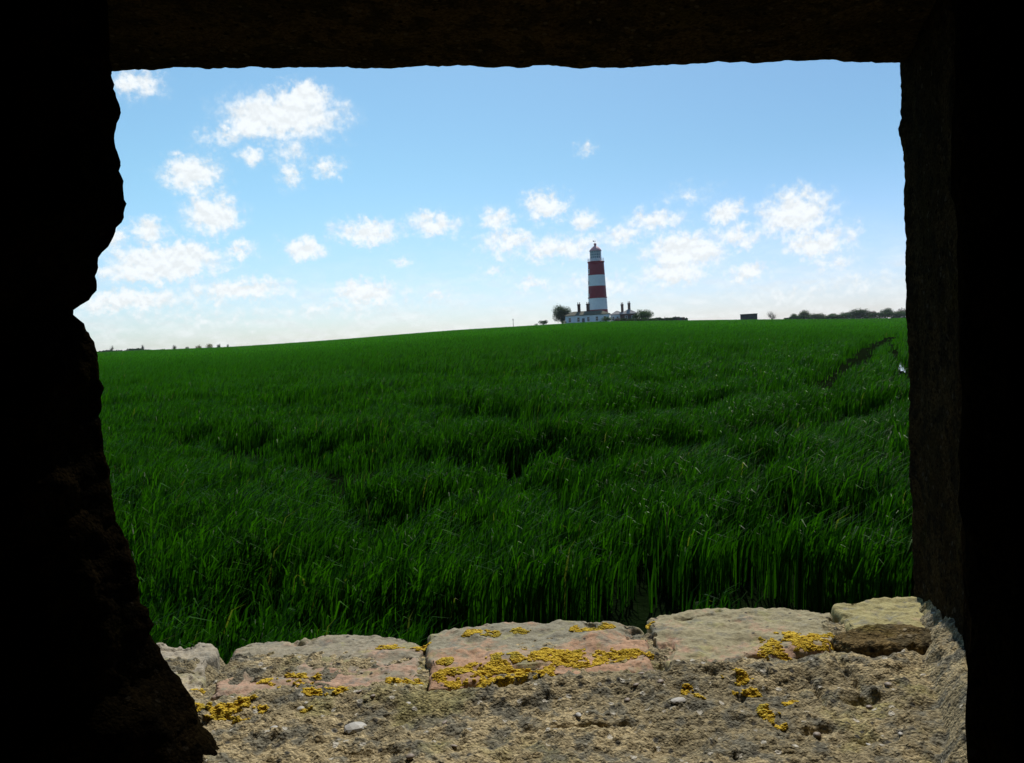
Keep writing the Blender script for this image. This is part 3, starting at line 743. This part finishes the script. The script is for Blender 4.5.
# ------------------------------------------------------------------ lighthouse
def make_lighthouse():
    d = 285; x, y = at(6.38, d); z = T(x, y)
    g = empty('lighthouse', (x, y, z + 1.6), 'tall red and white banded lighthouse on the skyline behind white cottages', 'lighthouse', rz=R(0))
    zb = [0, 2.6, 2.9, 7.2, 7.2, 11.3, 11.3, 15.1, 15.1, 19.6]
    def rad(z): return 3.52 - (3.52 - 2.80) * (max(z, 0) / 19.8) ** .9
    prof = []; mis = []
    segs = [(-1.9, 3.1, 1), (3.1, 7.3, 0), (7.3, 11.4, 1), (11.4, 15.2, 0), (15.2, 19.7, 1)]
    for (a, c, mi) in segs:
        for k in range(4):
            za, zc = a + (c - a) * k / 4, a + (c - a) * (k + 1) / 4
            if not prof: prof.append((rad(za), za))
            prof.append((rad(zc), zc)); mis.append(mi)
    b = MB(); b.lathe(prof, 48, mis=mis + [1]); b.build('tower', [M_WHITE, M_RED], g, smooth=True)
    b = MB(); b.lathe([(rad(7.3), 7.1), (rad(7.3) + .16, 7.2), (rad(7.3) + .16, 7.45), (rad(7.3), 7.55)], 48, cap=False); b.build('string_course', M_RED, g)
    b = MB(); b.lathe([(2.68, 19.3), (2.95, 19.6), (3.0, 19.95), (2.9, 20.0), (1.5, 20.02)], 48); b.build('gallery', M_RED, g)
    r = MB()
    for k in range(24):
        a = 2 * math.pi * k / 24; r.tube([(2.86 * math.cos(a), 2.86 * math.sin(a), 19.9), (2.86 * math.cos(a), 2.86 * math.sin(a), 21.05)], .035, 5)
    for zz in (20.4, 20.75, 21.05):
        ring = [(2.86 * math.cos(2 * math.pi * k / 32), 2.86 * math.sin(2 * math.pi * k / 32), zz) for k in range(33)]; r.tube(ring, .03, 4)
    r.build('railing', M_RAIL, g)
    ln = MB(); ln.lathe([(2.05, 19.9), (2.05, 20.9), (1.98, 20.95)], 32); wall = ln.build('lantern', M_WHITE, g)
    gl = MB(); gl.lathe([(1.9, 20.9), (1.9, 23.7)], 16); gl.build('glazing', M_LANT, wall)
    fr = MB()
    for k in range(16):
        a = 2 * math.pi * k / 16; c, s = math.cos(a) * 1.96, math.sin(a) * 1.96
        fr.tube([(c, s, 20.9), (c, s, 23.75)], .055, 5)
    for zz in (20.95, 21.9, 22.8, 23.7):
        fr.tube([(1.96 * math.cos(2 * math.pi * k / 32), 1.96 * math.sin(2 * math.pi * k / 32), zz) for k in range(33)], .055, 4)
    fr.build('frame', M_WHITE, wall)
    # blanked white panes on the landward side
    for k in (14, 15):
        bl = MB()
        a0, a1 = 2 * math.pi * k / 16, 2 * math.pi * (k + 1) / 16
        P = [(1.93 * math.cos(a), 1.93 * math.sin(a), zz) for zz in (20.95, 23.7) for a in (a0, a1)]
        Q = [(1.97 * math.cos(a), 1.97 * math.sin(a), zz) for zz in (20.95, 23.7) for a in (a0, a1)]
        bl.add(P + Q, [(0, 2, 3, 1), (4, 5, 7, 6), (0, 1, 5, 4), (2, 6, 7, 3), (0, 4, 6, 2), (1, 3, 7, 5)])
        bl.build('blank_panel', M_WHITE, wall)
    rf = MB(); rf.lathe([(2.2, 23.65), (2.15, 23.8), (1.9, 24.2), (1.25, 24.9), (.62, 25.35), (.42, 25.5), (.40, 25.9), (.5, 25.95), (.5, 26.15), (.3, 26.4), (.05, 26.5)], 32)
    roof = rf.build('lantern_roof', M_PINK, g, smooth=True)
    vn = MB(); vn.tube([(0, 0, 26.4), (0, 0, 27.3)], .05, 5); vn.box(-.75, .25, -.04, .04, 27.05, 27.2); vn.box(-.75, -.4, -.04, .04, 26.95, 27.35); vn.build('weather_vane', M_METAL, roof)
    # windows up the left flank and front
    for (a, zz) in ((200, 4.9), (196, 8.0), (196, 12.6), (200, 16.6)):
        rr = rad(zz); w = MB(); w.box(-.14, .10, -.45, .45, -.65, .65); w.box(-.2, .13, -.6, .6, -.8, -.66); w.box(-.2, .13, -.6, .6, .66, .8)
        o = w.build('window_frame', M_WHITE, g, (rr * math.cos(R(a)), rr * math.sin(R(a)), zz)); o.rotation_euler = (0, 0, R(a))
        p = MB(); p.box(.10, .12, -.32, .32, -.52, .52); p.build('pane', M_GLASS, o)
make_lighthouse()

# ------------------------------------------------------------------ cottages
def hip_roof(b, x0, x1, y0, y1, z0, z1, ov=.35, ridge=.5):
    x0 -= ov; x1 += ov; y0 -= ov; y1 += ov; ym = (y0 + y1) / 2; k = (y1 - y0) / 2 * ridge
    V = [(x0, y0, z0), (x1, y0, z0), (x1, y1, z0), (x0, y1, z0), (x0 + k, ym, z1), (x1 - k, ym, z1), (x0, y0, z0 - .15), (x1, y0, z0 - .15), (x1, y1, z0 - .15), (x0, y1, z0 - .15)]
    b.add(V, [(0, 1, 5, 4), (1, 2, 5), (2, 3, 4, 5), (3, 0, 4), (6, 7, 1, 0), (7, 8, 2, 1), (8, 9, 3, 2), (9, 6, 0, 3), (9, 8, 7, 6)])
def chimney(parent, x, y, z0, z1, w, dd, m, pots):
    b = MB(); b.box(x - w / 2, x + w / 2, y - dd / 2, y + dd / 2, z0, z1 - .35); b.box(x - w / 2 - .1, x + w / 2 + .1, y - dd / 2 - .1, y + dd / 2 + .1, z1 - .35, z1 - .1); b.box(x - w / 2, x + w / 2, y - dd / 2, y + dd / 2, z1 - .1, z1)
    c = b.build('chimney', m, parent)
    for px in pots:
        p = MB(); p.lathe([(.17, z1), (.13, z1 + .3), (.15, z1 + .6), (.17, z1 + .62)], 10, c=(x + px, y)); p.build('chimney_pot', M_POT, c)
def window(parent, x, y, z, w, h, pane_only=False):
    b = MB(); t = .09
    b.box(x - w / 2, x - w / 2 + t, y - .06, y + .05, z, z + h); b.box(x + w / 2 - t, x + w / 2, y - .06, y + .05, z, z + h)
    b.box(x - w / 2 + t, x + w / 2 - t, y - .06, y + .05, z + h - t, z + h); b.box(x - w / 2 - .06, x + w / 2 + .06, y - .12, y + .05, z - .12, z - .001)
    b.box(x - w / 2 + t, x + w / 2 - t, y - .05, y + .04, z + h * .5, z + h * .5 + .05)
    f = b.build('window_frame', M_RENDER, parent)
    p = MB(); p.box(x - w / 2 + t, x + w / 2 - t, y - .02, y - .005, z + .002, z + h - t - .002); p.build('pane', M_GLASS, f)
def make_left_cottage():
    x, y = at(5.62, 274); z = T(x, y) - .25
    g = empty('cottage', (x, y, z), 'long low white cottage with hipped roof in front of the lighthouse', 'cottage', 'lighthouse keepers cottages', rz=R(-7))
    b = MB(); b.box(-7.6, 7.4, 0, 6, 0, 3.15); b.build('wall', M_RENDER, g)
    r = MB(); hip_roof(r, -7.6, 7.4, 0, 6, 3.2, 4.55, .35, .9); roof = r.build('roof', M_SLATE, g)
    chimney(roof, -2.9, 3, 4.0, 7.0, 1.05, .9, M_BRICK, (-.3, .3)); chimney(roof, .2, 3, 4.0, 7.0, 1.15, .9, M_BRICK, (-.3, .3))
    for wx in (-6.1, -3.15, .2, 3.1, 5.8): window(g, wx, -.03, .95, .95, 1.55)
    b = MB(); b.box(-1.95, -1.05, -.05, .04, .02, 2.05); d = b.build('door', M_METAL, g)
    b = MB(); b.box(-1.3, -1.2, -.09, -.045, 1.0, 1.1); b.build('handle', M_RAIL, d)
make_left_cottage()
def make_right_cottage():
    x, y = at(8.15, 282); z = T(x, y) - .1
    g = empty('cottage', (x, y, z), 'brick and white cottage with pale slate roof to the right of the lighthouse', 'cottage', 'lighthouse keepers cottages', rz=R(-8))
    b = MB(); b.box(-4.6, -1.2, 0, 6, 0, 3.0); b.build('wall', M_RENDER, g)
    b = MB(); b.box(-1.19, 4.6, -.4, 6.2, 0, 3.0); o = b.build('wall', M_BRICK, g); o['label'] = 'dark brick end of the cottage'
    r = MB(); hip_roof(r, -4.6, .2, 0, 6, 3.05, 4.3, .3, .9); r.build('roof', M_PALESLATE, g)
    r = MB(); hip_roof(r, -1.1, 4.8, -.4, 6.2, 3.06, 4.75, .3, .9); roof = r.build('roof', M_PALESLATE, g)
    chimney(roof, -.35, 3, 3.6, 6.5, .95, .9, M_BRICK2, (-.25, .25)); chimney(roof, 2.05, 3, 4.0, 6.75, .95, .9, M_BRICK2, (-.25, .25))
    window(g, -3.6, -.03, .95, .9, 1.4); window(g, -2.1, -.03, .95, .9, 1.4); window(g, .9, -.43, .95, .9, 1.4); window(g, 3.2, -.43, .95, .9, 1.4)
    b = MB(); b.box(1.7, 2.5, -.45, -.35, .02, 2.0); d = b.build('door', M_METAL, g)
    b = MB(); b.box(2.3, 2.4, -.49, -.455, 1.0, 1.1); b.build('handle', M_RAIL, d)
make_right_cottage()

# ------------------------------------------------------------------ blockhouse on the skyline
def make_blockhouse():
    x, y = at(16.66, 268); z = T(x, y)
    g = empty('blockhouse', (x, y, z - .15), 'small dark square blockhouse alone on the field skyline', 'blockhouse', rz=R(-30))
    b = MB(); b.box(-2.2, 2.3, -1.5, 1.6, 0, 2.05); b.build('wall', M_BLOCK, g)
    b = MB(); b.box(-2.33, -2.205, -1.5, 1.6, .0, 2.0); o = b.build('end_wall', M_BLOCK2, g)
    b = MB(); b.box(-2.4, 2.42, -1.65, 1.75, 2.06, 2.27); b.build('roof', M_BLOCK, g)
    for px in (-.9, 1.1):
        b = MB(); b.box(px - .4, px + .4, -1.54, -1.503, 1.2, 1.5); b.build('embrasure', M_METAL, g)
make_blockhouse()

# ------------------------------------------------------------------ trees, bushes, hedges
def make_tree(name, az, d, w, h, leaf, label, cat='tree', group=None, trunk=.25, n=1500, depth=None, blobs=9, leafs=1.0, sparse=0., lo=0., zoff=0.):
    x, y = at(az, d); z = T(x, y) + zoff; rs = np.random.default_rng(int(abs(az) * 1000 + d))
    g = empty(name, (x, y, z), label, cat, group, rz=R(-az))
    depth = depth or w * .7
    t = MB(); th = h * max(trunk, .15)
    t.tube([(0, 0, -.4), (.05, 0, th * .6), (-.03, .04, h * .55)], [.045 * h, .03 * h, .012 * h], 7)
    cs = []
    for k in range(blobs):
        a = rs.uniform(0, 6.28); r = math.sqrt(rs.random()) * .62
        bx, by = math.cos(a) * r * w / 2, math.sin(a) * r * depth / 2
        bz = th + (h - th) * rs.uniform(.28, .66) - (r ** 2) * h * .10
        br = rs.uniform(.34, .50)
        cs.append((bx, by, bz, br * w / 2 * 1.05, br * depth / 2 * 1.05, br * (h - th) * .80))
        t.tube([(0, 0, th * rs.uniform(.5, 1.0)), (bx * .5, by * .5, (th + bz) / 2), (bx, by, bz)], [.016 * h, .011 * h, .004 * h], 5)
    if sparse:
        for k in range(70):
            c = cs[rs.integers(len(cs))]; a = rs.uniform(0, 6.28); e = rs.uniform(.1, 1.3); L = rs.uniform(.7, 1.3)
            t.tube([(c[0], c[1], c[2] - c[5] * .5), (c[0] + math.cos(a) * c[3] * L * math.cos(e), c[1] + math.sin(a) * c[4] * L * math.cos(e), c[2] + c[5] * L * math.sin(e))], [.006 * h, .003 * h], 3)
    t.build('trunk', M_BARK, g)
    # leaf clumps: small bent quads through the crown volume
    P = []
    per = n // blobs
    for c in cs:
        v = rs.normal(size=(per, 3)); v /= np.linalg.norm(v, axis=1)[:, None]
        rr = rs.random(per) ** .45 * rs.uniform(.85, 1.12, per)
        q = v * rr[:, None] * np.array(c[3:6]) + np.array(c[:3]); P.append(q)
    P = np.concatenate(P); P = P[P[:, 2] > lo]
    P = P[P[:, 2] < h * 1.03]
    n = len(P); s = .10 * (w * h) ** .5 * leafs * rs.uniform(.5, 1.1, n)
    u = rs.normal(size=(n, 3)); u /= np.linalg.norm(u, axis=1)[:, None]
    v = np.cross(u, rs.normal(size=(n, 3))); v /= np.linalg.norm(v, axis=1)[:, None]
    V = np.stack([P - u * s[:, None] * .5, P + v * s[:, None] * .35, P + u * s[:, None] * .5, P - v * s[:, None] * .35], 1).reshape(-1, 3)
    F = np.arange(4 * n).reshape(-1, 4)
    o = link_mesh('crown', np_mesh('crown', V, F), leaf, g)
    return g
def make_hedge(name, az0, az1, d, h, leaf, label, thick=1.6, n=3000, group=None, h1=None):
    x0, y0 = at(az0, d); x1, y1 = at(az1, d); rs = np.random.default_rng(int(abs(az0) * 777))
    mx, my = (x0 + x1) / 2, (y0 + y1) / 2; zc = T(mx, my)
    t = rs.random(n); bx = x0 + (x1 - x0) * t; by = y0 + (y1 - y0) * t
    hv = (h + ((h1 or h) - h) * t) * (1 + .28 * fbm(t * 14, 0, 0, 1, 3, 5))
    z = terr(bx, by) + hv * rs.random(n) ** .7
    bx += rs.normal(0, thick * .3, n); by += rs.normal(0, thick * .3, n)
    P = np.stack([bx - mx, by - my, z - zc], 1); s = rs.uniform(.25, .6, n) * (h ** .5)
    u = rs.normal(size=(n, 3)); u /= np.linalg.norm(u, axis=1)[:, None]
    v = np.cross(u, rs.normal(size=(n, 3))); v /= np.linalg.norm(v, axis=1)[:, None]
    V = np.stack([P - u * s[:, None] * .5, P + v * s[:, None] * .4, P + u * s[:, None] * .5, P - v * s[:, None] * .4], 1).reshape(-1, 3)
    o = link_mesh(name, np_mesh(name, V, np.arange(4 * n).reshape(-1, 4)), leaf, None, (mx, my, zc))
    return tag(o, label, 'hedge', group)

make_tree('tree', 3.80, 279, 7.2, 7.3, L_DARK, 'round dark tree at the left end of the white cottage', n=8000, trunk=.14, blobs=18, leafs=.5)
make_tree('bush', 2.45, 276, 4.2, 2.4, L_DARK, 'low dark bush on the skyline left of the round tree', 'bush', n=1400, trunk=.05, leafs=.8)
make_tree('bush', 1.95, 277, 1.8, 1.2, L_MID, 'smallest bush at the far left of the lighthouse group', 'bush', n=600, trunk=.05, leafs=.8)
make_tree('bush', 3.9, 272, 2.6, 1.5, L_MID, 'small shrub below the round tree by the cottage corner', 'bush', n=900, trunk=.05, leafs=.8)
make_tree('bush', 6.9, 268, 4.6, 2.3, L_MID, 'olive green shrub hiding the right end of the white cottage', 'bush', n=1800, trunk=.05, leafs=.7)
make_tree('bush', 7.7, 269, 2.6, 1.7, L_BROWN, 'brownish shrub between the two cottages', 'bush', n=900, trunk=.05, leafs=.8)
make_tree('tree', 9.65, 280, 7.4, 4.7, L_MID, 'loose green tree at the right end of the brick cottage', n=4600, trunk=.1, blobs=13, leafs=.6)
make_tree('bush', 9.0, 276, 3.8, 3.1, L_DARK, 'dark bush against the front of the brick cottage', 'bush', n=1700, trunk=.05, leafs=.7)
make_hedge('hedge', 7.6, 10.4, 271, 1.1, L_DARK, 'low dark hedge in front of the brick cottage', n=2600)
make_hedge('hedge', 10.1, 12.5, 278, 1.25, L_DARK, 'low dark hedge running right from the lighthouse cottages', n=3600, thick=1.0)
def make_shed():
    x, y = at(12.1, 276); g = empty('shed', (x, y, T(x, y) - .1), 'tiny dark shed at the right end of the lighthouse hedge', 'shed', rz=R(-10))
    b = MB(); b.box(-1.3, 1.3, 0, 1.8, 0, 1.35); b.build('wall', M_BRICK, g)
    b = MB(); b.box(-1.4, 1.4, -.1, 1.9, 1.36, 1.5); b.build('roof', M_SLATE, g)
    b = MB(); b.box(-.3, .3, -.04, -.003, .05, 1.25); b.build('door', M_METAL, g)
make_shed()
for az, hh, lb in ((11.75, 1.9, 'thin post in the hedge beside the tiny shed'), (11.0, 1.7, 'thin post in the middle of the lighthouse hedge')):
    x, y = at(az, 277); b = MB(); b.tube([(0, 0, -.3), (0, 0, hh)], .09, 6); o = b.build('post', M_WOOD, None, (x, y, T(x, y))); tag(o, lb, 'post')
def make_pole():
    x, y = at(.30, 270); g = empty('utility_pole', (x, y, T(x, y)), 'thin lone pole on the skyline left of the lighthouse', 'pole')
    b = MB(); b.tube([(0, 0, -.5), (.03, 0, 3.1)], [.10, .07], 8); b.build('pole', M_WOOD, g)
    b = MB(); b.box(-.35, .35, -.05, .05, 2.6, 2.7); b.build('crossarm', M_WOOD, g)
make_pole()

# tree line on the right skyline
def tree_h(az, d, top_el):
    x, y = at(az, d); return EYE + d * math.tan(R(top_el)) - T(x, y)
TREES = [(18.17, .98, 6.2, L_BROWN, 'bare budding tree alone left of the tree line', 1),
         (19.5, .55, 4.0, L_MID, 'lowest scrub bush starting the right tree line', 0), (20.2, .72, 7.5, L_PALE, 'pale green spreading bush near the left of the tree line', 0), (21.05, .66, 7.0, L_PALE, 'second pale bush in the tree line, beside the dark one', 0),
         (22.0, .70, 7.0, L_MID, 'mid green broad tree right of the pale bushes', 0), (22.75, .66, 6.5, L_MID, 'lower green tree next to the highest rounded one', 0), (23.65, .68, 8.5, L_DARK, 'broad dark rounded tree in the middle of the tree line', 0),
         (24.45, .52, 5.5, L_BROWN, 'low brownish bush between two dark trees', 0), (25.15, .66, 6.0, L_DARK, 'dark round green tree standing clear of its neighbours', 0), (25.9, .50, 6.5, L_MID, 'low green bush before the brown tree', 0),
         (26.5, .60, 7.5, L_BROWN, 'brownish tree touching the right jamb', 0), (27.4, .6, 8.0, L_DARK, 'dark tree at the hidden right end of the line', 0)]
for az, te, w, lf, lb, sp in TREES:
    d = 430 + 12 * math.sin(az * 5); 
    make_tree('tree', az, d, w * (1 if sp else 1.28), tree_h(az, d, te + (.16 * math.sin(az * 9.1) if not sp else 0)), lf, lb, 'tree', 'trees along the right skyline', n=(500 if sp else 4200), trunk=.10, blobs=14, leafs=.55 if not sp else .4, sparse=sp)
make_hedge('hedge', 19.0, 27.6, 424, 2.6, L_DARK, 'long low hedge under the right skyline trees', n=5200, thick=2)
# far left
make_hedge('hedge', -29.0, -23.35, 455, 3.1, L_DARK, 'long dark hedge at the far left skyline', n=5200, thick=2.0, h1=2.3)
LEFT = [(-26.4, .95, 2.2, L_BROWN, 'slender bare sapling standing in the far left hedge', 1), (-24.6, .92, 2.0, L_BROWN, 'second bare sapling, right of the first in the left hedge', 1), (-22.72, .80, 3.8, L_BROWN, 'small grey-brown tree just right of the left hedge', 1),
        (-21.9, .66, 3.0, L_MID, 'small green bush left of the yellow bushes', 0), (-21.2, .72, 4.2, L_YELL, 'yellow-flowering bush, left of the pair', 0), (-20.5, .74, 5.2, L_YELL, 'wider yellow-flowering bush, right of the pair', 0), (-19.95, .68, 2.6, L_DARK, 'small dark bush right of the yellow bushes', 0), (-19.37, .66, 1.6, L_MID, 'tiniest bush alone on the left skyline', 0)]
for az, te, w, lf, lb, sp in LEFT:
    d = 460 + 8 * math.sin(az * 7)
    make_tree('tree' if sp else 'bush', az, d, w, max(2.0, tree_h(az, d, te)), lf, lb, 'tree' if sp else 'bush', 'trees and bushes along the left skyline', n=1500 if not sp else 420, trunk=.1, leafs=.6, sparse=sp)

# ------------------------------------------------------------------ thin sea haze
def make_haze():
    b = MB(); b.box(-640, 640, -60, 640, -4, 60)
    m = bpy.data.materials.new('haze'); m.use_nodes = True; nt = m.node_tree; nt.nodes.clear()
    o = nt.nodes.new('ShaderNodeOutputMaterial'); v = nt.nodes.new('ShaderNodeVolumePrincipled')
    v.inputs['Color'].default_value = (.80, .88, 1, 1); v.inputs['Density'].default_value = HAZE; v.inputs['Anisotropy'].default_value = .3
    nt.links.new(v.outputs[0], o.inputs['Volume'])
    h = b.build('haze', m); tag(h, 'thin pale sea haze over the far field', 'haze', kind='stuff')
HAZE = .00009
make_haze()
